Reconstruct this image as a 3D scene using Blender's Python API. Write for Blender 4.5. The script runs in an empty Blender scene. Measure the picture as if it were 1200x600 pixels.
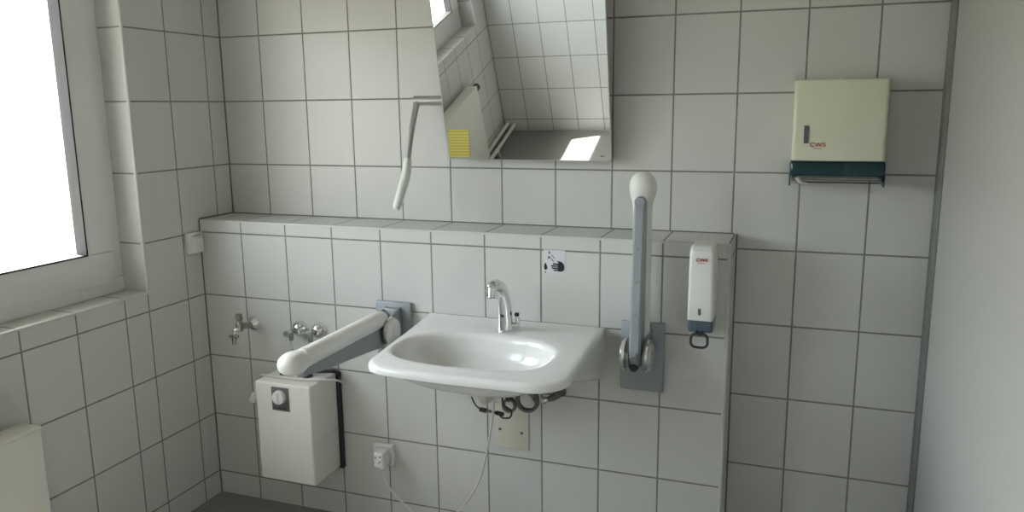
import bpy, bmesh, math, random
from mathutils import Vector, Matrix
random.seed(7)
SC = bpy.context.scene
COL = SC.collection
W, H = 0.202, 0.25108          # tile pitch
ZA = 1.85286                   # one horizontal joint; the rest follow at H
YF = -0.2022                   # front of the half-height installation wall
XR, YB, ZC = 2.600, -3.05, 2.60
ZL = 1.148                     # top of the half wall

# ------------------------------------------------------------------ helpers
def V(*a): return Vector(a)

class MB:
    """collects shapes and links them as ONE mesh object"""
    def __init__(s): s.bm = bmesh.new()
    def box(s, a, b, bev=0.0, seg=2, M=None, mi=0):
        t = bmesh.new()
        bmesh.ops.create_cube(t, size=1)
        c = [(a[i]+b[i])/2 for i in range(3)]; d = [abs(b[i]-a[i]) for i in range(3)]
        for v in t.verts: v.co = Vector([c[i]+v.co[i]*d[i] for i in range(3)])
        if bev > 0:
            bmesh.ops.bevel(t, geom=t.edges[:], offset=bev, segments=seg, affect='EDGES', profile=0.5)
        s._take(t, M, mi); return s
    def _take(s, t, M=None, mi=0):
        if M is not None: bmesh.ops.transform(t, matrix=M, verts=t.verts)
        for f in t.faces: f.material_index = mi
        me = bpy.data.meshes.new('tmp'); t.to_mesh(me); t.free()
        s.bm.from_mesh(me); bpy.data.meshes.remove(me)
    def loft(s, loops, closed=True, cap0=True, cap1=True, mi=0, M=None):
        t = bmesh.new(); rows = []
        for L in loops: rows.append([t.verts.new(p) for p in L])
        n = len(rows[0])
        for i in range(len(rows)-1):
            for j in range(n if closed else n-1):
                k = (j+1) % n
                t.faces.new((rows[i][j], rows[i][k], rows[i+1][k], rows[i+1][j]))
        if cap0: t.faces.new(rows[0][::-1])
        if cap1: t.faces.new(rows[-1])
        bmesh.ops.recalc_face_normals(t, faces=t.faces[:])
        s._take(t, M, mi); return s
    def tube(s, pts, rad, n=14, smooth=True, sub=8, sx=1.0, cap=True, mi=0, up=None):
        P = [Vector(p) for p in pts]
        R = list(rad) if isinstance(rad, (list, tuple)) else [rad]*len(P)
        if smooth and len(P) > 2: P, R = catmull(P, R, sub)
        T = []
        for i in range(len(P)):
            d = P[min(i+1, len(P)-1)] - P[max(i-1, 0)]
            T.append(d.normalized() if d.length > 1e-9 else Vector((0,0,1)))
        u = Vector(up) if up else (Vector((0,0,1)) if abs(T[0].z) < .9 else Vector((1,0,0)))
        loops = []
        for p, t, r in zip(P, T, R):
            u = (u - t*u.dot(t)).normalized(); w = t.cross(u)
            loops.append([p + (u*math.cos(a)*sx + w*math.sin(a))*r for a in [2*math.pi*k/n for k in range(n)]])
        return s.loft(loops, True, cap, cap, mi)
    def lathe(s, o, ax, prof, n=28, mi=0):
        """prof: (distance along axis, radius)"""
        o = Vector(o); ax = Vector(ax).normalized()
        u = Vector((0,0,1)) if abs(ax.z) < .9 else Vector((1,0,0))
        u = (u-ax*u.dot(ax)).normalized(); w = ax.cross(u)
        loops = [[o+ax*h+(u*math.cos(a)+w*math.sin(a))*max(r, 1e-4) for a in [2*math.pi*k/n for k in range(n)]] for h, r in prof]
        return s.loft(loops, mi=mi)
    def prism(s, poly, ext, mi=0, bev=0.0):
        """poly: list of 3D points (planar), ext: vector"""
        e = Vector(ext)
        t = bmesh.new()
        a = [t.verts.new(Vector(p)) for p in poly]; b = [t.verts.new(Vector(p)+e) for p in poly]
        t.faces.new(a[::-1]); t.faces.new(b)
        for i in range(len(a)):
            k = (i+1) % len(a); t.faces.new((a[i], a[k], b[k], b[i]))
        bmesh.ops.recalc_face_normals(t, faces=t.faces[:])
        if bev > 0: bmesh.ops.bevel(t, geom=t.edges[:], offset=bev, segments=2, affect='EDGES', profile=.5)
        s._take(t, None, mi); return s
    def build(s, name, mat, parent=None, smooth=True, ang=35, label=None):
        me = bpy.data.meshes.new(name)
        s.bm.to_mesh(me); s.bm.free()
        for m in (mat if isinstance(mat, (list, tuple)) else [mat]): me.materials.append(m)
        if smooth:
            me.polygons.foreach_set('use_smooth', [True]*len(me.polygons))
            me.set_sharp_from_angle(angle=math.radians(ang))
        o = bpy.data.objects.new(name, me); COL.objects.link(o)
        if parent is not None:
            off = world_loc(parent)
            me.transform(Matrix.Translation(-off))
            o.parent = parent
        else:
            vs = [v.co for v in me.vertices]
            lo = Vector([min(v[i] for v in vs) for i in range(3)]); hi = Vector([max(v[i] for v in vs) for i in range(3)])
            if name.split('.')[0] not in SETTING:
                c = Vector(((lo.x+hi.x)/2, (lo.y+hi.y)/2, lo.z)); me.transform(Matrix.Translation(-c)); o.location = c
        if label: o['label'] = label
        return o

SETTING = {'floor', 'ceiling', 'wall_back', 'wall_left', 'wall_right', 'wall_front', 'wall_half', 'ground'}

def world_loc(o):
    p = Vector((0,0,0))
    while o is not None: p += o.location; o = o.parent
    return p

def catmull(P, R, sub):
    out, ro = [], []
    for i in range(len(P)-1):
        p0, p1, p2, p3 = P[max(i-1,0)], P[i], P[i+1], P[min(i+2, len(P)-1)]
        for k in range(sub):
            t = k/sub
            out.append(0.5*((2*p1)+(p2-p0)*t+(2*p0-5*p1+4*p2-p3)*t*t+(3*p1-p0-3*p2+p3)*t**3))
            ro.append(R[i]+(R[i+1]-R[i])*t)
    out.append(P[-1]); ro.append(R[-1]); return out, ro

def thing(name, loc, label, cat, group=None):
    o = bpy.data.objects.new(name, None); COL.objects.link(o)
    o.empty_display_size = .05; o.location = loc
    o['label'] = label; o['category'] = cat
    if group: o['group'] = group
    return o
def tag(o, label, cat, group=None):
    o['label'] = label; o['category'] = cat
    if group: o['group'] = group
    return o
def struct(o):
    o['kind'] = 'structure'; return o

def text_mesh(name, body, size, mat, M, parent, extrude=.0004, shear=0, space=1.0, sx=1.0):
    cu = bpy.data.curves.new(name, 'FONT'); cu.body = body; cu.size = size; cu.extrude = extrude
    cu.align_x = 'CENTER'; cu.align_y = 'CENTER'; cu.shear = shear; cu.space_character = space; cu.offset = size*.012
    t = bpy.data.objects.new(name, cu); COL.objects.link(t)
    bpy.context.view_layer.update()
    me = bpy.data.meshes.new_from_object(t.evaluated_get(bpy.context.evaluated_depsgraph_get()))
    bpy.data.objects.remove(t)
    me.transform(Matrix.Diagonal((sx, 1, 1, 1)))
    me.transform(M); me.transform(Matrix.Translation(-world_loc(parent)))
    me.materials.clear(); me.materials.append(mat); me.name = name
    o = bpy.data.objects.new(name, me); COL.objects.link(o); o.parent = parent
    return o

# ------------------------------------------------------------------ materials
def nodes(name):
    m = bpy.data.materials.new(name); m.use_nodes = True
    nt = m.node_tree; nt.nodes.clear()
    out = nt.nodes.new('ShaderNodeOutputMaterial'); b = nt.nodes.new('ShaderNodeBsdfPrincipled')
    nt.links.new(b.outputs[0], out.inputs[0]); return m, nt, b
def mat(name, col, rough=.4, metal=0.0, spec=.5, noise=0.04, nscale=30, bump=0.0, coat=0.0, trans=0.0, ior=1.45):
    m, nt, b = nodes(name); L = nt.links
    tc = nt.nodes.new('ShaderNodeTexCoord')
    n = nt.nodes.new('ShaderNodeTexNoise'); n.inputs['Scale'].default_value = nscale; n.inputs['Detail'].default_value = 4
    L.new(tc.outputs['Object'], n.inputs['Vector'])
    mx = nt.nodes.new('ShaderNodeMix'); mx.data_type = 'RGBA'
    mx.inputs[6].default_value = (*[c*(1-noise) for c in col], 1); mx.inputs[7].default_value = (*[min(1, c*(1+noise)) for c in col], 1)
    L.new(n.outputs['Fac'], mx.inputs[0]); L.new(mx.outputs[2], b.inputs['Base Color'])
    b.inputs['Roughness'].default_value = rough; b.inputs['Metallic'].default_value = metal
    b.inputs['Specular IOR Level'].default_value = spec; b.inputs['Coat Weight'].default_value = coat
    b.inputs['Transmission Weight'].default_value = trans; b.inputs['IOR'].default_value = ior
    if bump:
        bp = nt.nodes.new('ShaderNodeBump'); bp.inputs['Strength'].default_value = bump; bp.inputs['Distance'].default_value = .002
        L.new(n.outputs['Fac'], bp.inputs['Height']); L.new(bp.outputs[0], b.inputs['Normal'])
    return m

def tile_mat(name, u_ax, v_ax, u_off, v_off, uW=W, vW=H, col=(.597,.598,.580), jcol=(.215,.212,.195), hw=.0026, u_lines=None, u_from=None, rough=.33, u_none=False, v_none=False):
    """glazed tiles: grid of joints in world metres.  u_lines + u_from: single joints until u_from, then the grid"""
    m, nt, b = nodes(name); L = nt.links
    g = nt.nodes.new('ShaderNodeNewGeometry'); sp = nt.nodes.new('ShaderNodeSeparateXYZ')
    L.new(g.outputs['Position'], sp.inputs[0])
    def mth(op, a, c=None, d=None):
        n = nt.nodes.new('ShaderNodeMath'); n.operation = op
        for i, x in enumerate((a, c, d)):
            if x is None: continue
            if isinstance(x, (int, float)): n.inputs[i].default_value = x
            else: L.new(x, n.inputs[i])
        return n.outputs[0]
    u, v = sp.outputs[u_ax], sp.outputs[v_ax]
    def grid(x, off, p):       # distance to the nearest joint and the tile number
        q = mth('DIVIDE', mth('SUBTRACT', x, off), p)
        fl = mth('FLOOR', q)
        fr = mth('SUBTRACT', q, fl)
        d = mth('MULTIPLY', mth('SUBTRACT', .5, mth('ABSOLUTE', mth('SUBTRACT', fr, .5))), p)
        return d, fl
    dv, iv = grid(v, v_off, vW)
    du, iu = grid(u, u_off, uW)
    if u_lines:
        far = mth('GREATER_THAN', u, u_from)           # 1 where the single joints rule
        du = mth('ADD', du, far)
        for ul in u_lines: du = mth('MINIMUM', du, mth('ABSOLUTE', mth('SUBTRACT', u, ul)))
    d = dv if u_none else du if v_none else mth('MINIMUM', du, dv)
    mr = nt.nodes.new('ShaderNodeMapRange'); mr.inputs[1].default_value = hw*.75; mr.inputs[2].default_value = hw*1.35
    L.new(d, mr.inputs[0])
    cb = nt.nodes.new('ShaderNodeCombineXYZ'); L.new(iu, cb.inputs[0]); L.new(iv, cb.inputs[1])
    wn = nt.nodes.new('ShaderNodeTexWhiteNoise'); L.new(cb.outputs[0], wn.inputs['Vector'])
    var = mth('ADD', mth('MULTIPLY', wn.outputs['Value'], .05), .975)
    ns = nt.nodes.new('ShaderNodeTexNoise'); ns.inputs['Scale'].default_value = 6; ns.inputs['Detail'].default_value = 5
    L.new(g.outputs['Position'], ns.inputs['Vector'])
    var = mth('MULTIPLY', var, mth('ADD', .97, mth('MULTIPLY', ns.outputs['Fac'], .06)))
    hs = nt.nodes.new('ShaderNodeHueSaturation'); hs.inputs['Color'].default_value = (*col, 1); L.new(var, hs.inputs['Value'])
    jn = nt.nodes.new('ShaderNodeTexNoise'); jn.inputs['Scale'].default_value = 25; L.new(g.outputs['Position'], jn.inputs['Vector'])
    jv = nt.nodes.new('ShaderNodeHueSaturation'); jv.inputs['Color'].default_value = (*jcol, 1)
    L.new(mth('ADD', .6, mth('MULTIPLY', jn.outputs['Fac'], .8)), jv.inputs['Value'])
    mx = nt.nodes.new('ShaderNodeMix'); mx.data_type = 'RGBA'
    L.new(mr.outputs[0], mx.inputs[0]); L.new(jv.outputs[0], mx.inputs[6]); L.new(hs.outputs[0], mx.inputs[7])
    L.new(mx.outputs[2], b.inputs['Base Color'])
    L.new(mth('ADD', rough, mth('MULTIPLY', mth('SUBTRACT', 1.0, mr.outputs[0]), .6)), b.inputs['Roughness'])
    mb = nt.nodes.new('ShaderNodeMapRange'); mb.inputs[1].default_value = hw*.5; mb.inputs[2].default_value = hw*2.2; L.new(d, mb.inputs[0])
    wav = nt.nodes.new('ShaderNodeTexNoise'); wav.inputs['Scale'].default_value = 9; wav.inputs['Detail'].default_value = 1
    L.new(g.outputs['Position'], wav.inputs['Vector'])
    hgt = mth('ADD', mb.outputs[0], mth('MULTIPLY', wav.outputs['Fac'], .35))
    bp = nt.nodes.new('ShaderNodeBump'); bp.inputs['Strength'].default_value = .35; bp.inputs['Distance'].default_value = .0010
    L.new(hgt, bp.inputs['Height']); L.new(bp.outputs[0], b.inputs['Normal'])
    return m

T_back = tile_mat('tile_back', 0, 2, .18715, ZA)
T_half = tile_mat('tile_half', 0, 2, .19713, ZA)
T_half_top = tile_mat('tile_half_top', 0, 1, .19713, -9, v_none=True)
T_half_side = tile_mat('tile_half_side', 1, 2, -9, ZA, u_none=True)
T_left = tile_mat('tile_left', 1, 2, -.5987, ZA, u_lines=[-.0926, -.2947, -.4921], u_from=-.55)
T_reveal = tile_mat('tile_reveal', 0, 2, -9, ZA, u_none=True)
T_sill = tile_mat('tile_sill', 1, 0, -.5987, -9, v_none=True)
T_front = tile_mat('tile_front', 0, 2, .195, ZA)
T_right = tile_mat('tile_right', 1, 2, -.10, ZA)
T_floor = tile_mat('tile_floor', 0, 1, .10, -.10, uW=.30, vW=.30, col=(.235,.232,.222), jcol=(.33,.33,.31), hw=.0018, rough=.38)
M_plaster = mat('plaster', (.60,.595,.57), .8, bump=.15, nscale=60)
M_outwall = mat('outside_render', (.62,.60,.55), .85, bump=.3, nscale=80)
M_ground = mat('outside_ground', (.235,.22,.185), .95, noise=.25, nscale=2)
M_edge = mat('edge_profile', (.60,.60,.58), .32)
M_upvc = mat('window_plastic', (.76,.76,.75), .28)
M_gasket = mat('gasket', (.02,.02,.02), .6)
M_ceramic = mat('sanitary_ceramic', (.76,.765,.76), .16, spec=.55, noise=.01, coat=.15)
M_chrome = mat('chrome', (.80,.80,.80), .09, metal=1, noise=.02)
M_steel = mat('brushed_steel', (.50,.51,.51), .32, metal=1, noise=.08, nscale=90)
M_white = mat('white_plastic', (.72,.72,.70), .30, noise=.015)
M_cream = mat('cream_plastic', (.66,.67,.53), .34, noise=.02)
M_ivory = mat('ivory_plastic', (.62,.61,.51), .40, noise=.02)
M_rail_grey = mat('rail_grey', (.33,.36,.385), .36, metal=.3, noise=.03)
M_plate_grey = mat('plate_grey', (.30,.325,.345), .38, metal=.2, noise=.05)
M_grip = mat('grip_white', (.78,.785,.75), .33, noise=.015)
M_disc = mat('disc_silver', (.56,.57,.56), .28, metal=.55, noise=.03)
M_dark = mat('dark_rubber', (.025,.026,.028), .5)
M_black = mat('black_metal', (.018,.018,.020), .45)
M_red = mat('red_print', (.38,.03,.05), .5)
M_slot = mat('smoked_window', (.11,.115,.125), .2)
M_dial = mat('dial_panel', (.13,.13,.135), .45)
M_heater = mat('heater_white', (.72,.715,.67), .38, noise=.02)
M_cable = mat('cable_white', (.62,.61,.57), .45)
M_brass = mat('dull_chrome', (.36,.35,.33), .25, metal=1, noise=.12, nscale=60)
M_hose = mat('braided_hose', (.17,.17,.16), .35, metal=.8, noise=.3, nscale=400, bump=.4)
M_rad = mat('radiator_paint', (.70,.69,.63), .35, noise=.02)
M_paper = mat('paper_towel', (.50,.50,.46), .9)
M_label = mat('label_white', (.66,.67,.70), .4)
M_ink = mat('ink', (.012,.012,.014), .6)
M_door = mat('door_laminate', (.42,.42,.40), .4, noise=.02)
M_frame_grey = mat('door_steel', (.16,.165,.16), .42, noise=.04)

def glassy(name, col, rough, alpha):
    m, nt, b = nodes(name); L = nt.links
    b.inputs['Base Color'].default_value = (*col, 1); b.inputs['Roughness'].default_value = rough
    nz = nt.nodes.new('ShaderNodeTexNoise'); nz.inputs['Scale'].default_value = 40
    mr = nt.nodes.new('ShaderNodeMapRange'); mr.inputs[3].default_value = max(0, alpha-.04); mr.inputs[4].default_value = min(1, alpha+.04)
    L.new(nz.outputs['Fac'], mr.inputs[0]); L.new(mr.outputs[0], b.inputs['Alpha'])
    return m
M_teal = glassy('teal_plastic', (.006,.034,.043), .12, .94)
M_blue = glassy('blue_plastic', (.085,.125,.16), .12, .88)
M_clear = glassy('clear_plastic', (.16,.18,.19), .15, .45)

def window_glass():
    m = bpy.data.materials.new('window_glass'); m.use_nodes = True; nt = m.node_tree; nt.nodes.clear()
    out = nt.nodes.new('ShaderNodeOutputMaterial'); mx = nt.nodes.new('ShaderNodeMixShader')
    tr = nt.nodes.new('ShaderNodeBsdfTransparent'); gl = nt.nodes.new('ShaderNodeBsdfGlossy'); fr = nt.nodes.new('ShaderNodeFresnel')
    tr.inputs[0].default_value = (.93,.95,.94,1); gl.inputs['Roughness'].default_value = .02; fr.inputs[0].default_value = 1.45
    ge = nt.nodes.new('ShaderNodeNewGeometry'); ml = nt.nodes.new('ShaderNodeMath'); ml.operation = 'MULTIPLY_ADD'      # only the outer surface of the pane reflects
    ml.inputs[1].default_value = -1; ml.inputs[2].default_value = 1; nt.links.new(ge.outputs['Backfacing'], ml.inputs[0])
    m2 = nt.nodes.new('ShaderNodeMath'); m2.operation = 'MULTIPLY'; nt.links.new(ml.outputs[0], m2.inputs[0]); nt.links.new(fr.outputs[0], m2.inputs[1])
    nt.links.new(m2.outputs[0], mx.inputs[0]); nt.links.new(tr.outputs[0], mx.inputs[1]); nt.links.new(gl.outputs[0], mx.inputs[2])
    nt.links.new(mx.outputs[0], out.inputs[0]); return m
M_glass = window_glass()

def mirror_mat():
    m, nt, b = nodes('mirror_silver')
    b.inputs['Base Color'].default_value = (.90,.92,.91,1); b.inputs['Metallic'].default_value = 1
    b.inputs['Roughness'].default_value = .012
    return m
M_mirror = mirror_mat()

def sticker_mat():
    m, nt, b = nodes('yellow_label'); L = nt.links
    tc = nt.nodes.new('ShaderNodeTexCoord'); sp = nt.nodes.new('ShaderNodeSeparateXYZ'); L.new(tc.outputs['Generated'], sp.inputs[0])
    w = nt.nodes.new('ShaderNodeMath'); w.operation = 'MULTIPLY'; w.inputs[1].default_value = 9.5; L.new(sp.outputs[2], w.inputs[0])
    f = nt.nodes.new('ShaderNodeMath'); f.operation = 'FRACT'; L.new(w.outputs[0], f.inputs[0])
    r = nt.nodes.new('ShaderNodeValToRGB'); r.color_ramp.interpolation = 'CONSTANT'
    r.color_ramp.elements[0].color = (.62,.55,.10,1); r.color_ramp.elements[1].color = (.42,.37,.10,1); r.color_ramp.elements[1].position = .55
    L.new(f.outputs[0], r.inputs[0]); L.new(r.outputs[0], b.inputs['Base Color']); b.inputs['Roughness'].default_value = .5
    return m
M_yellow = sticker_mat()

# ------------------------------------------------------------------ the room
Y0, Y1, ZS, ZH = -.4921, -2.84, .922, 2.17     # window opening in the left wall
XO = -.30                                       # outer face of the left wall
def face_mats(o, pick):
    for p in o.data.polygons: p.material_index = pick(p.normal, p.center)

b = MB(); b.box((XO, 0, -.15), (XR+.25, .25, ZC+.15)); struct(b.build('wall_back', T_back, smooth=False))
b = MB(); b.box((XO, YB-.2, -.15), (XR+.25, YB, ZC+.15)); struct(b.build('wall_front', T_front, smooth=False))
b = MB()
b.box((XO, YB, -.15), (0, 0, ZS))
b.box((XO, Y0, ZS), (0, 0, ZH))
b.box((XO, YB, ZS), (0, Y1, ZH))
b.box((XO, YB, ZH), (0, 0, ZC+.15))
o = struct(b.build('wall_left', [T_left, T_reveal, T_sill, M_outwall, M_plaster], smooth=False))
face_mats(o, lambda n, c: 0 if n.x > .9 else 3 if n.x < -.9 else 1 if abs(n.y) > .9 else 2 if n.z > .9 else 4)
# right wall with a doorway next to the corner
DY0, DY1, DZ = -.0, -1.35, 2.08
b = MB()
b.box((XR, YB, -.15), (XR+.25, DY1, ZC+.15)); b.box((XR, DY1, DZ), (XR+.25, 0, ZC+.15))
b.box((XR+.12, DY1, -.15), (XR+.25, 0, DZ))
struct(b.build('wall_right', T_right, smooth=False))
b = MB(); b.box((XO, YB-.2, -.15), (XR+.25, .25, 0)); struct(b.build('floor', T_floor, smooth=False))
b = MB(); b.box((XO, YB-.2, ZC), (XR+.25, .25, ZC+.15)); struct(b.build('ceiling', M_plaster, smooth=False))
# half-height installation wall
XE = 2.012
b = MB(); b.box((0, YF, 0), (XE+.008, 0, ZL))
o = struct(b.build('wall_half', [T_half, T_half_top, T_half_side], smooth=False))
face_mats(o, lambda n, c: 1 if n.z > .9 else 2 if abs(n.x) > .9 else 0)
b = MB(); b.tube([(XE+.004, YF+.004, 0), (XE+.004, YF+.004, ZL-.004)], .0068, n=12, smooth=False)
struct(b.build('trim_1', M_edge))
b = MB(); b.tube([(0, YF+.0035, ZL-.0035), (XE+.006, YF+.0035, ZL-.0035)], .0048, n=12, smooth=False)
struct(b.build('trim_2', M_edge))
M_joint = mat('corner_joint', (.165,.162,.148), .7)
for i, (p, q, r) in enumerate((((0,0,ZL), (0,0,ZC), .0042), ((0,YF,0), (0,YF,ZL), .0042), ((0,0,ZL), (XE,0,ZL), .0036), ((XE+.008,0,0), (XE+.008,0,ZL), .0042), ((0,YF,ZL+.001), (0,0,ZL+.001), .0036), ((0,YB,0), (0,YB,ZC), .0042))):
    b = MB(); b.tube([p, q], r, n=10, smooth=False); struct(b.build('trim_%d' % (6+i), M_joint))
# plastic edge profiles of the window reveal
b = MB()
b.tube([(-.0035, Y0+.0035, ZS-.01), (-.0035, Y0+.0035, ZH)], .006, n=12, smooth=False)
b.tube([(-.0035, Y1-.0035, ZS-.01), (-.0035, Y1-.0035, ZH)], .006, n=12, smooth=False)
struct(b.build('trim_3', M_edge))
b = MB(); b.tube([(-.0035, Y0+.006, ZS-.0035), (-.0035, Y1-.006, ZS-.0035)], .0055, n=12, smooth=False)
struct(b.build('trim_4', M_edge))
# unseen eave above the window, added to end the sun patch; the yard below
b = MB(); b.box((-.60, YB-.6, ZH+.06), (XO, .6, ZH+.20)); struct(b.build('trim_5', M_outwall, smooth=False))
b = MB(); b.box((-60, -60, -1.2), (60, 60, -1.15)); struct(b.build('ground', M_ground, smooth=False))

# window
FX0, FX1 = -.177, -.105
win = thing('window_1', (FX1, (Y0+Y1)/2, ZS), '', 'window'); del win['label']; del win['category']; struct(win)
def ring(b, y0, y1, z0, z1, x0, x1, w, bev=.004):
    b.box((x0, y0, z0), (x1, y1, z0+w), bev); b.box((x0, y0, z1-w), (x1, y1, z1), bev)
    b.box((x0, y0, z0+w), (x1, y0+w, z1-w), bev); b.box((x0, y1-w, z0+w), (x1, y1, z1-w), bev)
b = MB(); ring(b, Y1, Y0, ZS, ZH, FX0, FX1, .055)
b.box((FX0, (Y0+Y1)/2-.04, ZS+.055), (FX1, (Y0+Y1)/2+.04, ZH-.055), .004)
b.build('window_frame', M_upvc, win)
ym = (Y0+Y1)/2
for (a, c, hy) in ((Y1+.045, ym-.028, ym-.06), (ym+.028, Y0-.045, ym+.06)):
    b = MB(); ring(b, a, c, ZS+.045, ZH-.045, FX0+.012, FX1+.014, .111, .006)
    s = b.build('window_sash', M_upvc, win)
    b = MB(); ring(b, a+.1095, c-.1095, ZS+.1545, ZH-.1545, FX0+.04, FX1+.0155, .006, 0); b.build('gasket', M_gasket, s)
    b = MB(); b.box((FX0+.05, a+.108, ZS+.153), (FX0+.056, c-.108, ZH-.153)); b.build('pane', M_glass, s)
    b = MB(); b.box((FX1+.013, hy-.013, 1.48), (FX1+.022, hy+.013, 1.56), .003)
    b.tube([(FX1+.02, hy, 1.53), (FX1+.05, hy, 1.53), (FX1+.056, hy, 1.51), (FX1+.056, hy, 1.42)], .009, n=10)
    b.build('window_handle', M_upvc, s)

# door in the corner, in a grey steel frame
door = thing('door_1', (XR, (DY0+DY1)/2, 0), '', 'door'); del door['label']; del door['category']; struct(door)
b = MB()
b.box((XR-.012, -.118, 0), (XR+.12, -.0015, DZ), .003); b.box((XR-.012, DY1, 0), (XR+.12, DY1+.06, DZ), .003)
b.box((XR-.012, DY1, DZ-.06), (XR+.12, -.0015, DZ), .003); b.build('door_frame', M_frame_grey, door)
b = MB(); b.box((XR-.004, -.128, .005), (XR+.03, -.118, DZ-.06)); b.box((XR-.004, DY1+.06, DZ-.07), (XR+.03, -.118, DZ-.06)); b.build('door_seal', M_gasket, door)
b = MB(); b.box((XR-.010, DY1+.062, .008), (XR+.035, -.128, DZ-.064), .004); lf = b.build('door_leaf', M_door, door)

# ------------------------------------------------------------------ mirror with tilt lever
TT = math.radians(12.4)
MU, MN = V(0, -math.sin(TT), math.cos(TT)), V(0, -math.cos(TT), -math.sin(TT))
MO = V(1.311, -.050, 1.384)
def mp(x, h, d): return MO + V(x,0,0) + MU*h + MN*d        # x across, h up the glass, d out of the glass
MWd, MHt = .300, .64
def rrect(w, h0, h1, r, d, n=6):
    P = []
    for cx, cy, a0 in ((w-r, h1-r, 0), (-w+r, h1-r, 90), (-w+r, h0+r, 180), (w-r, h0+r, 270)):
        for k in range(n+1):
            a = math.radians(a0+90*k/n); P.append(mp(cx+r*math.cos(a), cy+r*math.sin(a), d))
    return P
mir = thing('wall_mirror', (1.311, 0, 1.38), 'large frameless mirror leaning forward from the tiled wall above the washbasin', 'mirror')
b = MB(); b.loft([rrect(MWd-.0025, .0025, MHt-.0025, .0105, 0), rrect(MWd-.0025, .0025, MHt-.0025, .0105, -.0005)]); b.build('mirror_glass', M_mirror, mir, ang=20)
b = MB(); b.loft([[mp(x, h, d) for x, h in ((.261,.0165),(.276,.0165),(.276,.0195),(.261,.0195))] for d in (.0001, .0004)]); b.build('maker_mark', M_dial, mir)
b = MB(); b.loft([rrect(MWd, 0, MHt, .012, -.0006), rrect(MWd, 0, MHt, .012, -.006)]); b.build('glass_edge', mat('glass_edge', (.50,.56,.54), .1), mir, ang=20)
b = MB(); b.loft([rrect(MWd-.035, .03, MHt-.03, .008, -.006), rrect(MWd-.035, .03, MHt-.03, .008, -.020)]); b.build('back_panel', M_steel, mir, ang=20)
for sx in (-.19, .19):
    b = MB(); p = mp(sx, .21, -.02)
    b.box((1.311+sx-.02, -.012, 1.50), (1.311+sx+.02, 0, 1.69), .003)
    b.box((1.311+sx-.009, p.y-.002, p.z-.02), (1.311+sx+.009, -.006, p.z+.02), .003)
    b.build('wall_bracket', M_steel, mir)
b = MB(); b.tube([(.900, -.084, 1.593), (1.025, -.075, 1.593)], .0175, n=16, smooth=False); b.build('lever_axle', M_steel, mir)
b = MB(); b.tube([(.914, -.090, 1.590), (.912, -.134, 1.499), (.912, -.178, 1.385)], .0102, n=14)
rod = b.build('lever_rod', M_steel, mir)
b = MB(); b.tube([(.912, -.174, 1.394), (.912, -.180, 1.378), (.912, -.196, 1.335), (.912, -.222, 1.298), (.912, -.262, 1.243), (.912, -.271, 1.231), (.912,-.2745,1.2265)],
                 [.012, .0150, .0165, .0160, .0150, .0130, .006], n=16); b.build('grip', M_grip, rod)

ysk = None
b = MB(); b.loft([[mp(x, h, d) for x, h in ((-.293,.010),(-.214,.010),(-.209,.109),(-.288,.110))] for d in (.0003, .0008)])
ysk = b.build('printed_sticker', M_yellow); tag(ysk, 'yellow printed sticker on the lower corner of the mirror glass', 'sticker')

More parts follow.
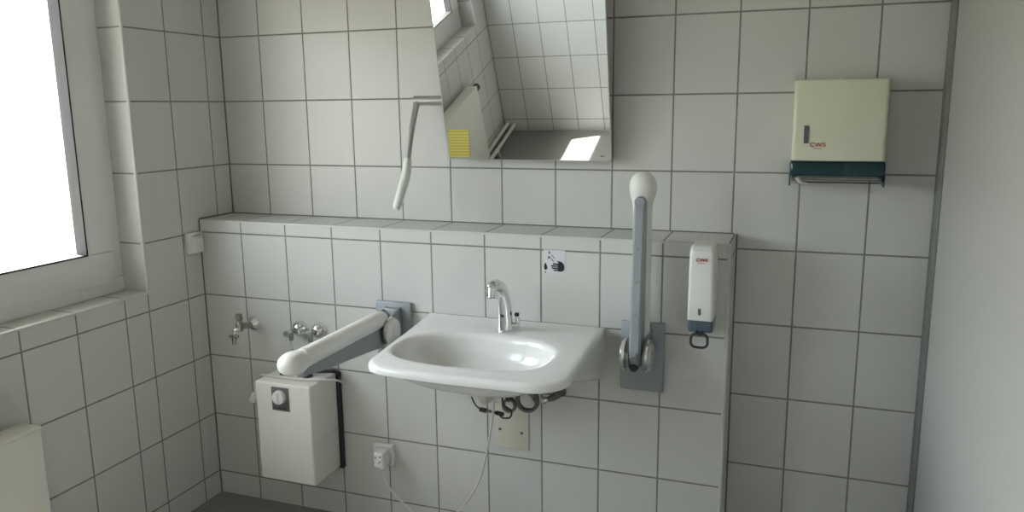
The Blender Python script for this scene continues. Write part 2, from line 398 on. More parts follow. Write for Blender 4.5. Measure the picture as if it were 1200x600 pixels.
# ------------------------------------------------------------------ washbasin
def basin():
    cx, cy = 1.308, -.553
    root = thing('washbasin', (1.32, YF, .66), 'wide white ceramic wheelchair washbasin fixed to the half-height tiled wall', 'washbasin')
    yb, yfr = YF-.001, -.796
    # outer outline, as a dense polyline
    out = []
    def arc(px, py, r, a0, a1, n=14):
        for k in range(n+1):
            a = math.radians(a0+(a1-a0)*k/n); out.append((px+r*math.cos(a), py+r*math.sin(a)))
    out.append((1.630, yb)); out.append((.990, yb))
    arc(1.046+.085, yfr+.090, .085, 180, 262)
    for k in range(1, 10):
        t = k/10; out.append((1.134+(1.555-1.134)*t, yfr+.002-.007*math.sin(math.pi*t)))
    arc(1.655-.10, yfr+.10, .10, 278, 360)
    def ray(a):
        dx, dy = math.cos(a), math.sin(a); best = None
        for i in range(len(out)):
            (x1, y1), (x2, y2) = out[i], out[(i+1) % len(out)]
            ex, ey = x2-x1, y2-y1; den = dx*ey-dy*ex
            if abs(den) < 1e-12: continue
            t = ((x1-cx)*ey-(y1-cy)*ex)/den; s = ((x1-cx)*dy-(y1-cy)*dx)/den
            if t > 0 and -1e-9 <= s <= 1+1e-9 and (best is None or t < best): best = t
        return best
    A = sorted([2*math.pi*k/132 for k in range(132)] + [math.atan2(yb-cy, 1.630-cx) % (2*math.pi), math.atan2(yb-cy, .990-cx) % (2*math.pi)])
    RP = [ray(a) for a in A]
    def ro(a):
        c, s = math.cos(a), math.sin(a)
        n = 2.35 if s > 0 else (3.1 if c > 0 else 2.8)
        return (abs(c/.242)**n + abs(s/(.163 if s > 0 else .152))**n)**(-1/n)
    RO = [ro(a) for a in A]
    def loop(r, z): return [V(cx+r[i]*math.cos(A[i]), cy+r[i]*math.sin(A[i]), z[i] if isinstance(z, list) else z) for i in range(len(A))]
    dcy = .07   # the bowl's deepest point lies towards the wall
    def bowl(s, z):
        return [V(cx+s*RO[i]*math.cos(A[i]), cy+s*RO[i]*math.sin(A[i])+dcy*(1-s), z) for i in range(len(A))]
    L = [bowl(.10, .740), bowl(.11, .743), bowl(.35, .746), bowl(.60, .752), bowl(.78, .761), bowl(.89, .778), bowl(.955, .802), bowl(.985, .824)]
    G = [RP[i]-RO[i] for i in range(len(A))]
    L.append(loop(RO, .838)); L.append(loop([RO[i]+min(.008, .16*G[i]) for i in range(len(A))], .8465))
    lo = [RO[i]+min(.020, .34*G[i]) for i in range(len(A))]; L.append(loop(lo, .8495))
    def inset(i, d): return RP[i]-(min(d, d/.016*.42*G[i]) if (cy+RP[i]*math.sin(A[i])) < yb-.004 else d*.1)
    hi = [inset(i, .016) for i in range(len(A))]
    for t in (.3, .6, .85): L.append(loop([lo[i]+(hi[i]-lo[i])*t for i in range(len(A))], .850))
    # flat rim, then a rounded roll; on the wall side the roll is nearly sharp
    for d, z in ((.016, .8505), (.009, .8490), (.004, .8455), (.001, .840), (0, .832)):
        L.append(loop([inset(i, d) for i in range(len(A))], z))
    YP = [cy+RP[i]*math.sin(A[i]) for i in range(len(A))]
    def zs(y):
        t = min(1, max(0, (y-(-.68))/(yb-(-.68)))); return .822+(.676-.822)*t
    ZSK = [zs(y) for y in YP]
    L.append(loop([inset(i, .001) for i in range(len(A))], [(.832+ZSK[i])/2 for i in range(len(A))]))
    L.append(loop([inset(i, .003) for i in range(len(A))], [ZSK[i]+.008 for i in range(len(A))]))
    L.append(loop([inset(i, .009) for i in range(len(A))], [ZSK[i]+.001 for i in range(len(A))]))
    L.append(loop([inset(i, .022) for i in range(len(A))], [ZSK[i]-.002 for i in range(len(A))]))
    for s, k in ((.92, .06), (.85, .18), (.77, .36), (.68, .56), (.58, .74), (.47, .88), (.34, .96), (.20, .99), (.08, 1.0)):
        g = min(1, (1-s)*1.8)
        rr = [s*RP[i]*(1-g)+s*1.22*RO[i]*g for i in range(len(A))]
        L.append([V(cx+rr[i]*math.cos(A[i]), cy+rr[i]*math.sin(A[i])+dcy*(1-s)*.8, ZSK[i]*(1-k)+.716*k-.002) for i in range(len(A))])
    b = MB(); b.loft(L); b.build('basin', M_ceramic, root, ang=50)
    b = MB(); b.lathe((cx, cy+dcy, .737), (0,0,1), [(0,.028),(.007,.031),(.0095,.029),(.0105,.022),(.0095,.012),(.0095,.0005)]); b.build('drain', M_chrome, root)
    b = MB(); b.tube([(cx, cy+dcy, .722), (cx, cy+dcy, .690), (cx-.004, cy+dcy+.03, .658), (cx-.012, -.34, .648), (cx-.016, YF, .644)], [.024,.022,.019,.018,.018], n=16)
    b.lathe((cx-.016, YF, .644), (0,-1,0), [(0,.036),(.004,.036),(.010,.026)])
    b.build('waste_pipe', M_ivory, root, label='pale waste pipe running back to the wall')
    for x in (1.10, 1.53):
        b = MB(); b.lathe((x, -.2025, .700), (0,-1,0), [(0,.011),(.012,.011),(.013,.008),(.022,.008)], n=6); b.build('mounting_bolt', M_steel, root)
basin()

# faucet on the basin's rear deck
fa = thing('faucet', (1.327, -.33, .85), 'chrome basin mixer with curved spout standing on the rear edge of the washbasin', 'faucet')
b = MB()
b.tube([(1.327,-.328,.8505), (1.327,-.329,.875), (1.327,-.333,.915), (1.327,-.343,.955), (1.327,-.364,.992), (1.327,-.395,1.014), (1.327,-.430,1.020), (1.327,-.449,1.018), (1.327,-.455,1.016)],
       [.0275,.0265,.0245,.0235,.0225,.0205,.0185,.0175,.010], n=24, sub=6)
b.lathe((1.327,-.328,.8503), (0,0,1), [(0,.0295),(.004,.0295),(.006,.027)])
b.build('faucet_body', M_chrome, fa)
b = MB(); b.tube([(1.327,-.441,1.022), (1.327,-.448,.988)], [.0165,.0160], n=20, smooth=False); b.build('aerator', M_chrome, fa)
b = MB(); b.tube([(1.327,-.449,.9885), (1.327,-.4495,.986)], [.0125,.0125], n=20, smooth=False); b.build('aerator_ring', M_dark, fa)
b = MB(); b.tube([(1.345,-.326,.868), (1.372,-.322,.870)], .0105, n=16, smooth=False)
b.tube([(1.366,-.323,.868), (1.368,-.324,.885), (1.366,-.326,.902)], [.0085,.0075,.0065], n=12)
ml = b.build('mixing_lever', M_chrome, fa)
b = MB(); b.lathe((1.366,-.326,.901), (0,0,1), [(0,.0068),(.004,.0085),(.009,.007),(.011,.002)]); b.build('lever_tip', M_dark, ml)
b = MB(); b.lathe((1.327,-.3545,.905), (0,-1,.1), [(0,.006),(.0035,.005)], n=16); b.build('sensor_dot', M_dark, fa)

# ------------------------------------------------------------------ support rails
def rail(px, raised, label):
    piv = V(px, -.302, .800)
    def w(s, u, x=0):
        return piv + (V(x, u, s) if raised else V(x, -s, u))
    root = thing('grab_rail', (px, YF, .653), label, 'grab rail', 'hinged support rails beside the washbasin')
    b = MB(); b.box((px-.070, YF-.020, .653), (px+.070, YF-.0005, .884), .004); b.build('wall_plate', M_plate_grey, root)
    b = MB()
    for sx in (-1, 1):
        x0, x1 = px+sx*.021, px+sx*.033
        prof = [(YF-.019, .735), (YF-.019, .868), (-.262, .862), (-.300, .845), (-.338, .815), (-.343, .795), (-.330, .765), (-.300, .748)]
        b.prism([(x0, y, z) for y, z in prof], (x1-x0, 0, 0), bev=.002)
    b.box((px-.030, YF-.046, .74), (px+.030, YF-.018, .865), .004)
    b.build('hinge_bracket', M_rail_grey, root)
    for sx in (-1, 1):
        b = MB(); b.lathe((px+sx*.033, -.302, .800), (sx,0,0), [(0,.046),(.010,.046),(.014,.044),(.0155,.038)], n=40)
        b.lathe((px+sx*.0475, -.302, .800), (sx,0,0), [(0,.017),(.003,.017),(.0035,.014)], n=24)
        b.build('hinge_disc', M_grip if not raised else M_disc, root)
    for sx in (-1, 1):
        b = MB(); b.lathe((px+sx*.0325, -.302, .800), (sx,0,0), [(0,.046),(0,.0515),(.007,.0515),(.0075,.046)], n=40); b.build('hinge_ring', M_chrome, root)
    # grey profile under the rail, deep at the hinge and thin at the tip
    hw = .0175; ss = [-.030, .0, .05, .15, .25, .35, .44, .470, .486]
    ub = [-.030, -.050, -.050, -.041, -.032, -.023, -.012, -.006, .006]
    loops = []
    for s, u in zip(ss, ub):
        t = .030; c = min(.006, (t-u)*.3); h = hw*(.82 if s in (-.030, .486) else 1)
        loops.append([w(s, t, -h), w(s, u+c, -h), w(s, u, -h+c), w(s, u, h-c), w(s, u+c, h), w(s, t, h)])
    b = MB(); b.loft(loops); ap = b.build('rail_profile', M_rail_grey, root, ang=30)
    for s in (.14, .24, .34):
        b = MB(); b.lathe(w(s, -.050+(s-.05)*.09), (w(0,-1)-w(0,0)), [(-.003,.005),(.0012,.005),(.002,.003)], n=14)
        b.build('profile_rivet', M_plate_grey, root)
    # white hand rail with a bulb end
    b = MB()
    if raised:
        pts = [w(.0,.043), w(.03,.045), w(.20,.045), w(.40,.045), w(.480,.045)]; rr = [.020,.029,.029,.029,.030]
    else:
        pts = [w(.0,.043), w(.03,.045), w(.20,.045), w(.40,.045), w(.480,.045)]; rr = [.022,.030,.030,.030,.031]
    b.tube(pts, rr, n=24, sub=6)
    b.build('hand_rail', M_grip, root)
    b = MB(); ax = w(1, 0)-w(0, 0)
    prof = [(-.012,.0300),(.000,.0312),(.012,.0340),(.024,.0380),(.036,.0408),(.048,.0420),(.060,.0412),(.072,.0380),(.082,.0325),(.090,.0245),(.095,.0150),(.097,.0005)]
    b.loft([[w(.472+h, .0445+.84*r*math.sin(a), r*math.cos(a)) for a in [2*math.pi*k/32 for k in range(32)]] for h, r in prof])
    b.build('end_bulb', M_grip, root)
    b = MB(); b.lathe(w(.480, .012), w(0,-1)-w(0,0), [(0,.0178),(.014,.0178),(.018,.0150)], n=24)
    b.build('profile_cap', M_rail_grey, root)
    b = MB(); b.tube([w(.012, -.046), w(.004, -.060)], [.013,.011], n=18, smooth=False); b.build('lock_pin', M_steel, root)
    b = MB(); b.lathe((px-.004, -.334, .768), (0,-1,0), [(-.03,.013),(.004,.013),(.006,.010)], n=20); b.build('bolt_cap', M_dark, root)
rail(1.757, True, 'grab rail folded upright against the wall beside the soap dispenser, white bulb on top')
rail(.855, False, 'grab rail lowered over the boxy water heater, white tube on a grey profile')

# ------------------------------------------------------------------ paper towel dispenser
pt = thing('paper_towel_dispenser', (2.308, 0, 1.325), 'cream paper towel dispenser with dark teal lower band on the tiled wall', 'paper towel dispenser')
x0, x1 = 2.176, 2.440
def slab(xa, xb, za, zb, yfr, bow, r=.012, n=12, yb=-.001):
    """box with a slightly bowed front and rounded front corners, as loops along z"""
    def outline(z, ins=0):
        P = [V(xb-ins, yb, z)]; 
        for k in range(7):
            a = math.radians(0-90*k/6); P.append(V(xb-ins-r+r*math.cos(a), yfr+r+ins+r*math.sin(a), z))
        for k in range(1, n):
            t = k/n; P.append(V(xb-ins-r+(xa+2*ins+2*r-xb)*t, yfr+ins-bow*math.sin(math.pi*t), z))
        for k in range(7):
            a = math.radians(-90-90*k/6); P.append(V(xa+ins+r+r*math.cos(a), yfr+r+ins+r*math.sin(a), z))
        P.append(V(xa+ins, yb, z)); return P
    return [outline(za, .004), outline(za+.002, .001), outline(za+.006, 0), outline(zb-.010, 0), outline(zb-.003, .002), outline(zb, .007)]
b = MB(); b.loft(slab(x0+.002, x1-.002, 1.397, 1.637, -.112, .006)); cov = b.build('cover', M_cream, pt)
b = MB(); b.prism([(2.211,-.1178,1.450),(2.2245,-.1178,1.450),(2.2235,-.1178,1.503),(2.2105,-.1178,1.503)], (0,.006,0)); b.build('level_window', M_slot, cov)
RX = Matrix.Rotation(math.radians(90), 4, 'X')
text_mesh('logo', 'CWS', .0165, M_red, Matrix.Translation((2.251, -.1172, 1.4455)) @ RX, cov, extrude=.0006, sx=1.25)
b = MB(); b.box((2.240, -.1176, 1.4335), (2.263, -.1165, 1.4347)); b.build('logo_underline', M_red, cov)
b = MB(); b.lathe((2.305, -.095, 1.6365), (0,0,1), [(0,.011),(.0035,.011),(.0045,.008)]); b.build('lock', M_white, pt)
b = MB(); b.loft(slab(x0-.001, x1+.001, 1.353, 1.3985, -.114, .006, yb=-.001)); b.build('teal_band', M_teal, pt)
for xa in (x0-.001, x1-.003):
    b = MB(); b.box((xa, -.112, 1.322), (xa+.004, -.004, 1.356), .001); b.build('side_cheek', M_teal, pt)
b = MB()
b.prism([(x0+.006, -.004, 1.350), (x0+.006, -.108, 1.350), (x0+.006, -.100, 1.345), (x0+.006, -.070, 1.334), (x0+.006, -.004, 1.330)], (x1-x0-.012, 0, 0))
b.build('towel_tray', M_clear, pt)
b = MB(); b.box((x0+.014, -.085, 1.340), (x1-.014, -.012, 1.3525), .002); b.build('paper_stack', M_paper, pt)
b = MB(); b.tube([(2.199,-.100,1.346),(2.204,-.106,1.338),(2.214,-.106,1.330),(2.236,-.104,1.328)], [.006,.006,.005,.003], n=10); b.build('paper_tip', M_paper, pt)
b = MB(); b.box((x0+.03, -.0985, 1.331), (x1-.012, -.094, 1.3345), .001); b.build('dispensing_edge', M_dark, pt)

# ------------------------------------------------------------------ soap dispenser
sd = thing('soap_dispenser', (1.945, YF, .845), 'slim white soap dispenser with blue base and black loop on the half-height wall', 'soap dispenser')
def soap_loop(z, w, yfr, r):
    P = [V(1.945+w, YF-.001, z)]
    for k in range(7):
        a = math.radians(-90*k/6); P.append(V(1.945+w-r+r*math.cos(a), yfr+r+r*math.sin(a), z))
    for k in range(7):
        a = math.radians(-90-90*k/6); P.append(V(1.945-w+r+r*math.cos(a), yfr+r+r*math.sin(a), z))
    P.append(V(1.945-w, YF-.001, z)); return P
b = MB(); b.loft([soap_loop(.925,.0375,-.300,.008), soap_loop(.928,.0385,-.302,.009), soap_loop(1.00,.0385,-.302,.010), soap_loop(1.12,.0375,-.300,.012),
                  soap_loop(1.138,.0368,-.297,.013), soap_loop(1.149,.0350,-.286,.014), soap_loop(1.153,.0320,-.270,.014), soap_loop(1.1545,.028,-.250,.014)])
bd = b.build('housing', M_white, sd)
b = MB(); b.box((1.9385,-.3030,.943), (1.9470,-.3005,.964), .002); b.build('level_window', M_slot, bd)
text_mesh('logo', 'CWS', .0135, M_red, Matrix.Translation((1.945, -.3014, 1.112)) @ Matrix.Rotation(math.radians(90), 4, 'X'), bd, extrude=.0012, sx=1.2)
b = MB(); b.box((1.934,-.3018,1.1015), (1.956,-.3005,1.1028)); b.build('logo_underline', M_red, bd)
b = MB(); b.loft([soap_loop(.886,.0350,-.290,.010), soap_loop(.890,.0372,-.297,.010), soap_loop(.924,.0378,-.3005,.009)]); b.build('blue_base', M_blue, sd)
b = MB(); b.tube([(1.945,-.270,.888),(1.945,-.271,.872)], [.012,.009], n=14, smooth=False); b.build('nozzle', M_dark, sd)
b = MB()
lp = []
for k in range(25):
    a = 2*math.pi*k/24; c, s = math.cos(a), math.sin(a)
    q = (abs(c)**3.2+abs(s)**3.2)**(-1/3.2)
    lp.append((1.945+c*q*.0250, -.306, .8650+s*q*.0215))
b.tube(lp, .0040, n=10, sub=2); b.tube([(1.935,-.306,.8850),(1.937,-.292,.894)], .0035, n=8, smooth=False); b.tube([(1.955,-.306,.8850),(1.953,-.292,.894)], .0035, n=8, smooth=False)
b.build('push_loop', M_dark, sd)

# ------------------------------------------------------------------ hand washing sticker
st = thing('pictogram_sticker', (1.456, YF, 1.023), 'small pictogram sticker with a black hand on the tiles above the faucet', 'sticker')
ys = YF-.0012
b = MB(); b.box((1.419, ys, 1.023), (1.493, YF-.0001, 1.101), .0003, 1); b.build('label_sheet', M_label, st)
def blob(b, pts, y=ys-.0006): b.prism([(1.419+x*.074/100, y, 1.101-z*.078/100) for x, z in pts], (0, .0006, 0))
b = MB()
blob(b, [(66,58),(74,52),(86,52),(95,60),(98,73),(95,86),(84,92),(70,92),(66,84)])
for za, zb, xl in ((57,63,42),(66,72,34),(75,81,37),(84,90,46)): blob(b, [(68,za),(xl+3,za-.3),(xl,(za+zb)/2),(xl+3,zb+.3),(68,zb)])
blob(b, [(90,54),(82,49),(66,46),(63,49),(67,52),(80,58)])
b.build('hand_pictogram', M_ink, st)
b = MB()
blob(b, [(8,55),(13,64),(17,74),(16,84),(9,88),(3,84),(2,74),(4,64)]); blob(b, [(6,94),(10,94),(12,100),(5,100)])
b.build('drop_pictogram', M_ink, st)
b = MB()
blob(b, [(22,6),(30,6),(32,16),(24,18)]); blob(b, [(20,28),(30,26),(33,36),(24,40),(19,36)]); blob(b, [(36,22),(39,20),(54,36),(51,38)]); blob(b, [(34,38),(37,36),(50,50),(46,52)])
b.build('tap_pictogram', mat('grey_ink', (.16,.17,.20), .6), st)

# ------------------------------------------------------------------ water heater
wh = thing('water_heater', (.486, YF, .213), 'boxy white under-counter water heater with round dial on the half-height wall', 'water heater')
b = MB(); b.box((.369, -.400, .213), (.604, -.226, .594), .007, 3); bx = b.build('housing', M_heater, wh)
b = MB(); b.box((.375, -.3985, .3735), (.6047, -.228, .3745)); 
b.build('housing_seam', mat('seam_grey', (.45,.45,.43), .5), wh)
b = MB(); b.box((.580, YF-.023, .205), (.612, YF-.0005, .592), .003); b.box((.40, YF-.024, .24), (.60, YF-.001, .58)); b.build('mounting_plate', M_black, wh, label='black mounting plate behind the housing')
b = MB(); b.tube([(.618, -.222, .588), (.615, -.250, .606), (.585, -.275, .612), (.520, -.285, .606)], .007, n=10); b.build('mounting_strap', M_black, wh)
b = MB(); b.box((.441, -.4025, .491), (.515, -.3985, .580), .001); dp = b.build('dial_panel', M_dial, wh)
b = MB(); b.lathe((.477, -.4022, .544), (0,-1,0), [(0,.027),(.010,.0255),(.014,.024),(.015,.021)], n=32)
b.box((.4735, -.4205, .523), (.4805, -.4150, .565), .002); b.build('dial', M_white, dp)
b = MB(); b.box((.447, -.4032, .4985), (.500, -.4020, .5035)); b.build('dial_scale', mat('scale_grey', (.06,.06,.065), .5), dp)
b = MB(); b.lathe((.470, -.31, .213), (0,0,-1), [(0,.030),(.006,.028),(.008,.024)], n=24); b.build('drain_plug', M_plate_grey, wh)
for x in (.43, .53):
    b = MB(); b.lathe((x, -.30, .594), (0,0,1), [(0,.020),(.006,.018),(.012,.011),(.030,.011)], n=20); b.build('pipe_union', M_dark, wh)
b = MB(); b.tube([(.640,-.226,.540),(.655,-.250,.560),(.652,-.290,.588),(.610,-.335,.601),(.540,-.350,.600),(.450,-.352,.600),(.380,-.350,.599),(.345,-.335,.588),(.318,-.310,.555),(.298,-.300,.520),(.283,-.300,.494)], .0042, n=8, sub=6)
b.build('mains_cable', M_cable, wh)
b = MB(); b.tube([(.287,-.300,.505),(.280,-.300,.488),(.270,-.300,.466)], [.008,.013,.012], n=12, smooth=False)
b.tube([(.288,-.300,.484),(.296,-.300,.462)], [.006,.004], n=8, smooth=False); b.build('plug', M_white, wh)

# ------------------------------------------------------------------ taps
tp = thing('bib_tap', (.228, YF, .70), 'chrome bib tap with downward spout, alone on the tiles near the corner', 'tap')
b = MB(); b.lathe((.228, YF-.0005, .745), (0,-1,0), [(0,.030),(.004,.0295),(.012,.025),(.020,.017),(.024,.0125)], n=28); b.build('rosette', M_chrome, tp)
b = MB(); b.tube([(.228,-.222,.745),(.226,-.285,.755)], [.0125,.0115], n=16, smooth=False); b.lathe((.2255,-.285,.738), (0,0,1), [(0,.012),(.004,.014),(.030,.014),(.034,.011),(.046,.010)], n=20); b.build('valve_body', M_brass, tp)
b = MB(); b.lathe((.2255,-.285,.781), (0,0,1), [(0,.010),(.003,.0135),(.020,.0125),(.024,.009)], n=8); b.build('tap_knob', M_brass, tp)
b = MB(); b.tube([(.2255,-.286,.748),(.221,-.298,.747),(.216,-.304,.738),(.214,-.306,.724)], [.009,.009,.008,.0075], n=14); b.build('spout', M_chrome, tp)
b = MB(); b.tube([(.214,-.306,.727),(.2135,-.306,.712),(.213,-.306,.690)], [.0105,.010,.0075], n=14, smooth=False); b.tube([(.194,-.306,.720),(.233,-.306,.722)], .0062, n=10, smooth=False)
b.build('hose_nozzle', M_brass, tp)
def angle_valve(x, z, label, pipe):
    av = thing('angle_valve', (x, YF, z-.06), label, 'valve', 'domed valves above the water heater')
    b = MB(); b.lathe((x, YF-.0005, z), (0,-1,0), [(0,.0315),(.004,.0313),(.014,.0285),(.023,.0225),(.029,.0140),(.031,.009)], n=32); b.build('rosette', M_chrome, av)
    b = MB(); b.tube([(x,-.228,z),(x-.001,-.272,z)], [.0095,.0095], n=14, smooth=False)
    b.tube([(x,-.262,z+.004),(x,-.262,z-.030)], [.010,.0085], n=14, smooth=False); b.build('valve_body', M_brass, av)
    b = MB(); b.tube([(x-.001,-.270,z),(x-.001,-.292,z)], [.0135,.0125], n=10, smooth=False); b.build('valve_knob', M_steel, av)
    b = MB(); b.tube([(x,-.262,z-.026),(x-.001,-.270,z-.07),(pipe,-.298,z-.115),(pipe,-.300,.612)], .0048, n=10); b.build('supply_pipe', M_chrome, av)
angle_valve(.441, .745, 'domed chrome valve between the bib tap and its twin, nearer the bib tap', .43)
angle_valve(.526, .746, 'domed chrome valve partly hidden behind the lowered grab rail', .53)

# ------------------------------------------------------------------ under the basin
ap = thing('access_plate', (1.298, YF, .381), 'cream cover plate with two screws on the tiles below the washbasin', 'cover plate')
b = MB(); b.box((1.235, YF-.006, .381), (1.362, YF-.0003, .545), .0015); b.build('plate', M_ivory, ap)
for x, z in ((1.256, .448), (1.337, .443)):
    b = MB(); b.lathe((x, YF-.006, z), (0,-1,0), [(0,.0055),(.001,.0055),(.0018,.004)], n=16); b.build('screw', M_dial, ap)
def hose(name, pts, r, m, label, cat, group=None, ends=True):
    t = thing(name, pts[0], label, cat, group)
    b = MB(); b.tube(pts, r, n=10, sub=8); b.build('hose' if cat == 'hose' else 'wire', m, t); return t
def coil(cx, y, cz, R, turns, a0, sq=1.0, dy=.012, n=14):
    return [(cx+R*math.cos(a), y+dy*k/n, cz+R*sq*math.sin(a)) for k, a in [(k, math.radians(a0)+2*math.pi*k/n) for k in range(int(n*turns)+1)]]
h1 = hose('supply_hose', [(1.395,-.345,.712),(1.425,-.330,.650)]+coil(1.392,-.315,.603,.034,2.05,20,.98,.011)+[(1.41,-.275,.66),(1.40,-.26,.70)], .0060, M_hose, 'grey braided hose looped wide below the washbasin, above the cover plate', 'hose', 'braided hoses under the washbasin')
h2 = hose('supply_hose', [(1.350,-.345,.712),(1.340,-.335,.640)]+coil(1.332,-.325,.586,.020,2.2,80,1.05,.009)+[(1.33,-.29,.65),(1.335,-.28,.70)], .0050, M_hose, 'grey braided hose in a tight small loop beside the black cable connectors', 'hose', 'braided hoses under the washbasin')
sc = thing('sensor_cable', (1.196,-.31,.594), 'dark cable with black connectors and a bright end hanging under the washbasin', 'cable')
b = MB(); b.tube([(1.192,-.31,.603),(1.197,-.31,.588),(1.207,-.31,.570),(1.222,-.312,.560),(1.238,-.312,.556)], .0026, n=8)
b.tube([(1.236,-.312,.556),(1.30,-.314,.550)], .0026, n=8, smooth=False)
b.tube([(1.298,-.320,.550),(1.316,-.338,.548),(1.345,-.346,.556),(1.352,-.348,.580),(1.336,-.350,.592),(1.322,-.352,.610),(1.325,-.355,.712)], .0030, n=8, sub=6); b.build('wire', M_dark, sc)
for xa, xb, r in ((1.224,1.248,.0078), (1.283,1.310,.0074)):
    b = MB(); b.tube([(xa,-.312,.5565-(xa-1.23)*.085),(xb,-.313,.5565-(xb-1.23)*.085)], r, n=14, smooth=False); b.build('connector', M_black, sc)
b = MB(); b.tube([(1.247,-.3125,.5555),(1.285,-.3135,.552)], .0052, n=12, smooth=False); b.build('connector_sleeve', M_dial, sc)
b = MB(); b.lathe((1.192,-.31,.600), (-.3,0,1), [(-.004,.003),(0,.0075),(.006,.0085),(.012,.006),(.014,.001)], n=18); b.build('end_cap', M_chrome, sc)
vv = thing('corner_valve', (1.455, YF, .58), 'dark wall valve with a bright round chrome knob under the washbasin', 'valve')
b = MB(); b.lathe((1.478, YF-.0002, .613), (0,-1,0), [(0,.020),(.004,.0195),(.010,.015),(.013,.010)], n=26); b.build('rosette', M_hose, vv)
b = MB(); b.tube([(1.478,-.21,.613),(1.474,-.235,.611),(1.464,-.252,.606),(1.447,-.266,.600)], [.013,.014,.012,.008], n=14)
b.tube([(1.470,-.245,.611),(1.474,-.25,.660),(1.470,-.255,.70)], [.007,.006,.006], n=10); b.build('valve_body', M_hose, vv)
b = MB(); b.lathe((1.448,-.268,.600), (-1,-.35,-.1), [(-.006,.007),(0,.0115),(.008,.0135),(.015,.0115),(.019,.006),(.020,.001)], n=22); b.build('valve_knob', M_chrome, vv)
# white mains cord: from the basin, down past the frame and up to the socket
pc = thing('power_cord', (.80, -.26, .02), 'thin white power cord drooping from the washbasin to the lower socket', 'power cord')
b = MB(); b.tube([(1.288,-.345,.712),(1.284,-.335,.600),(1.268,-.315,.520),(1.258,-.312,.465),(1.238,-.305,.380),(1.205,-.290,.280),(1.150,-.272,.185),(1.08,-.262,.105),(1.00,-.258,.072),(.93,-.256,.088),(.868,-.255,.135),(.825,-.256,.180),(.806,-.262,.225),(.800,-.268,.262)], .0040, n=9, sub=7); b.build('cord', M_cable, pc)
b = MB(); b.box((.783,-.288,.262), (.826,-.2365,.324), .008, 3); pg = b.build('plug', M_white, pc)
b = MB(); b.tube([(.803,-.266,.268),(.801,-.268,.248)], [.008,.0055], n=12, smooth=False); b.build('strain_relief', M_white, pg)
b = MB()
for x, z in ((.794, .305), (.812, .309)): b.lathe((x, -.2879, z), (0,-1,0), [(0,.0038),(.0006,.0036)], n=12)
b.prism([(.803,-.2886,.283),(.816,-.2886,.290),(.817,-.2886,.296),(.806,-.2886,.289)], (0,.001,0)); b.build('plug_mark', M_dial, pg)

def socket_plate(root, M, w, h, m):
    b = MB(); b.box((-w/2, -.012, -h/2), (w/2, 0, h/2), .004, 3, M=M); pl = b.build('plate', m, root); return pl
ws = thing('wall_socket', (.787, YF, .247), 'white wall socket with a plug in it, low below the lowered grab rail', 'socket', 'white wall sockets')
b = MB(); b.box((.747, YF-.022, .246), (.829, YF-.0003, .329), .005, 3); b.build('plate', M_white, ws)
b = MB(); b.box((.752, YF-.026, .318), (.824, YF-.020, .325), .002); b.build('hinged_cover', M_white, ws)
b = MB(); b.lathe((.800, YF-.0215, .288), (0,-1,0), [(0,.024),(.008,.024),(.013,.021)], n=28); b.build('socket_insert', M_white, ws)
ws2 = thing('wall_socket', (0, -.246, 1.022), 'white wall socket on the darker side wall, next to the half-height wall', 'socket', 'white wall sockets')
b = MB(); b.box((.0003, -.286, 1.022), (.020, -.207, 1.104), .004, 3); b.build('plate', M_white, ws2)
b = MB(); b.box((.018, -.279, 1.026), (.027, -.214, 1.085), .004, 3); b.build('hinged_cover', M_white, ws2)
b = MB(); b.box((.0195, -.270, 1.0905), (.0215, -.224, 1.0945)); b.build('cover_hinge', M_plate_grey, ws2)

# ------------------------------------------------------------------ radiator and pipes, seen in the mirror
ry0, ry1 = -2.43, -1.05
rd = thing('radiator', (.07, (ry0+ry1)/2, .09), 'flat cream panel radiator under the window, seen in the mirror', 'radiator')
b = MB(); b.box((.085, ry0, .10), (.105, ry1, .635), .006, 3); fp = b.build('front_panel', M_rad, rd)
b = MB(); b.box((.030, ry0+.01, .10), (.045, ry1-.01, .63), .005); b.build('rear_panel', M_rad, rd)
b = MB(); b.box((.028, ry0, .632), (.107, ry1, .645), .003)
for k in range(60):
    y = ry0+.02+k*(ry1-ry0-.04)/59; b.box((.045, y-.002, .12), (.085, y+.002, .63))
b.build('top_grille', M_rad, rd)
b = MB(); b.lathe((.066, ry0+.002, .605), (0,-1,0), [(0,.013),(.03,.013)], n=18); vb = b.build('valve_body', M_brass, rd)
b = MB(); b.lathe((.066, ry0-.028, .605), (0,-1,0), [(0,.020),(.010,.026),(.050,.026),(.058,.020)], n=24); b.build('thermostat_knob', M_dark, vb)
for y in (-1.3, -2.1):
    b = MB(); b.box((.0005, y-.015, .2), (.032, y+.015, .6), .003); b.build('wall_bracket', M_steel, rd)
for x, z, lab in ((.030, .062, 'white heating pipe along the skirting, the one closer to the wall, seen in the mirror'), (.082, .050, 'white heating pipe along the skirting, the one farther from the wall, seen in the mirror')):
    hp = thing('heating_pipe', (x, -2.7, z), lab, 'pipe', 'heating pipes at the foot of the window wall')
    b = MB(); b.tube([(x, YB+.001, z), (x, -1.35, z)], .0135, n=14, smooth=False); b.build('pipe', M_rad, hp)
    for y in (-2.62, -1.7):
        b = MB()
        if x < .05: b.box((.0005, y-.009, z-.017), (x+.010, y+.009, z+.017), .003)
        else: b.box((x-.017, y-.009, .0005), (x+.017, y+.009, z+.010), .003)
        b.build('pipe_clip', M_rad, hp)

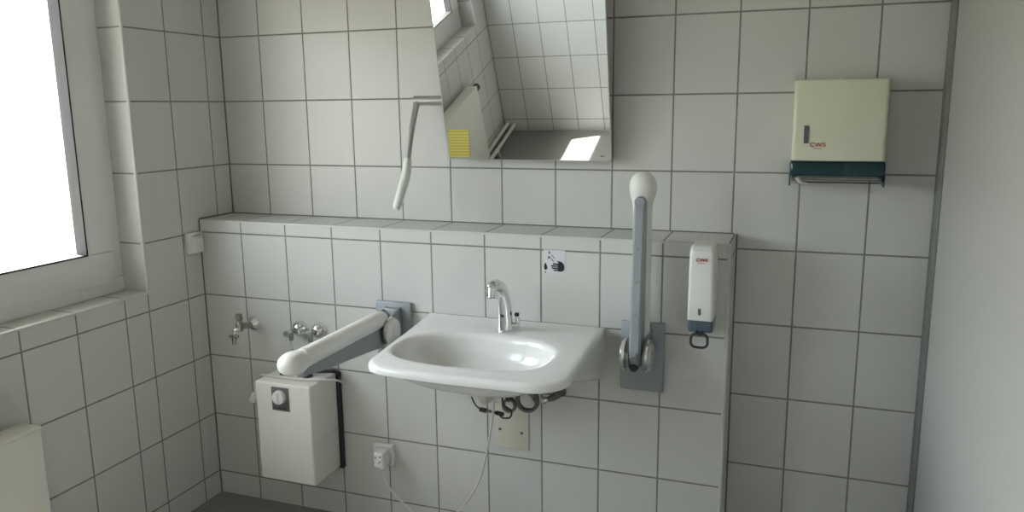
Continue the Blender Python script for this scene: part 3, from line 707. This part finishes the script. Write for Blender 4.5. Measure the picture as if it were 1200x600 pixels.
# ------------------------------------------------------------------ daylight
w = bpy.data.worlds.new('sky'); SC.world = w; w.use_nodes = True
nt = w.node_tree; nt.nodes.clear()
sky = nt.nodes.new('ShaderNodeTexSky'); sky.sky_type = 'NISHITA'; sky.sun_disc = False
SUN = V(.62, -.20, -1.0).normalized()
sky.sun_elevation = math.asin(-SUN.z); sky.sun_rotation = math.atan2(-SUN.x, -SUN.y)
sky.air_density = 1.0; sky.dust_density = 3.0; sky.ozone_density = 1.0
hs = nt.nodes.new('ShaderNodeHueSaturation'); hs.inputs['Saturation'].default_value = .30
bg = nt.nodes.new('ShaderNodeBackground'); bg.inputs[1].default_value = .55
ow = nt.nodes.new('ShaderNodeOutputWorld')
nt.links.new(sky.outputs[0], hs.inputs['Color']); nt.links.new(hs.outputs[0], bg.inputs[0]); nt.links.new(bg.outputs[0], ow.inputs[0])
sl = bpy.data.lights.new('sun', 'SUN'); sl.energy = 11.0; sl.angle = math.radians(.55); sl.color = (1, .97, .91)
so = bpy.data.objects.new('sun', sl); COL.objects.link(so); so.rotation_euler = SUN.to_track_quat('-Z', 'Y').to_euler(); so.location = (-5, 2, 8)
pl = bpy.data.lights.new('window_portal', 'AREA'); pl.shape = 'RECTANGLE'; pl.size = ZH-ZS; pl.size_y = abs(Y1-Y0); pl.cycles.is_portal = True
po = bpy.data.objects.new('window_portal', pl); COL.objects.link(po); po.location = (FX0-.02, (Y0+Y1)/2, (ZS+ZH)/2); po.rotation_euler = (0, math.radians(-90), 0)

# ------------------------------------------------------------------ camera
cd = bpy.data.cameras.new('camera'); cam = bpy.data.objects.new('camera', cd); COL.objects.link(cam)
cd.sensor_fit = 'HORIZONTAL'; cd.sensor_width = 36; cd.lens = 922.4425/1200*36; cd.clip_start = .05; cd.clip_end = 300
R = V(.93961827, .34203275, -.01145018); U = V(-.05305203, .17863283, .9824845); F = V(-.33808726, .92255293, -.1859922)
M = Matrix((( R.x, U.x, -F.x, 2.20554), (R.y, U.y, -F.y, -2.65533), (R.z, U.z, -F.z, 1.56740), (0,0,0,1)))
cam.matrix_world = M
SC.camera = cam

SC.cycles.use_denoising = True
SC.cycles.max_bounces = 14; SC.cycles.diffuse_bounces = 8; SC.cycles.glossy_bounces = 6; SC.cycles.transparent_max_bounces = 12
SC.cycles.caustics_reflective = False; SC.cycles.caustics_refractive = False
SC.cycles.sample_clamp_indirect = 6
vs = SC.view_settings; vs.view_transform = 'Standard'; vs.look = 'None'; vs.gamma = 1; vs.use_curve_mapping = False; vs.exposure = 2.22
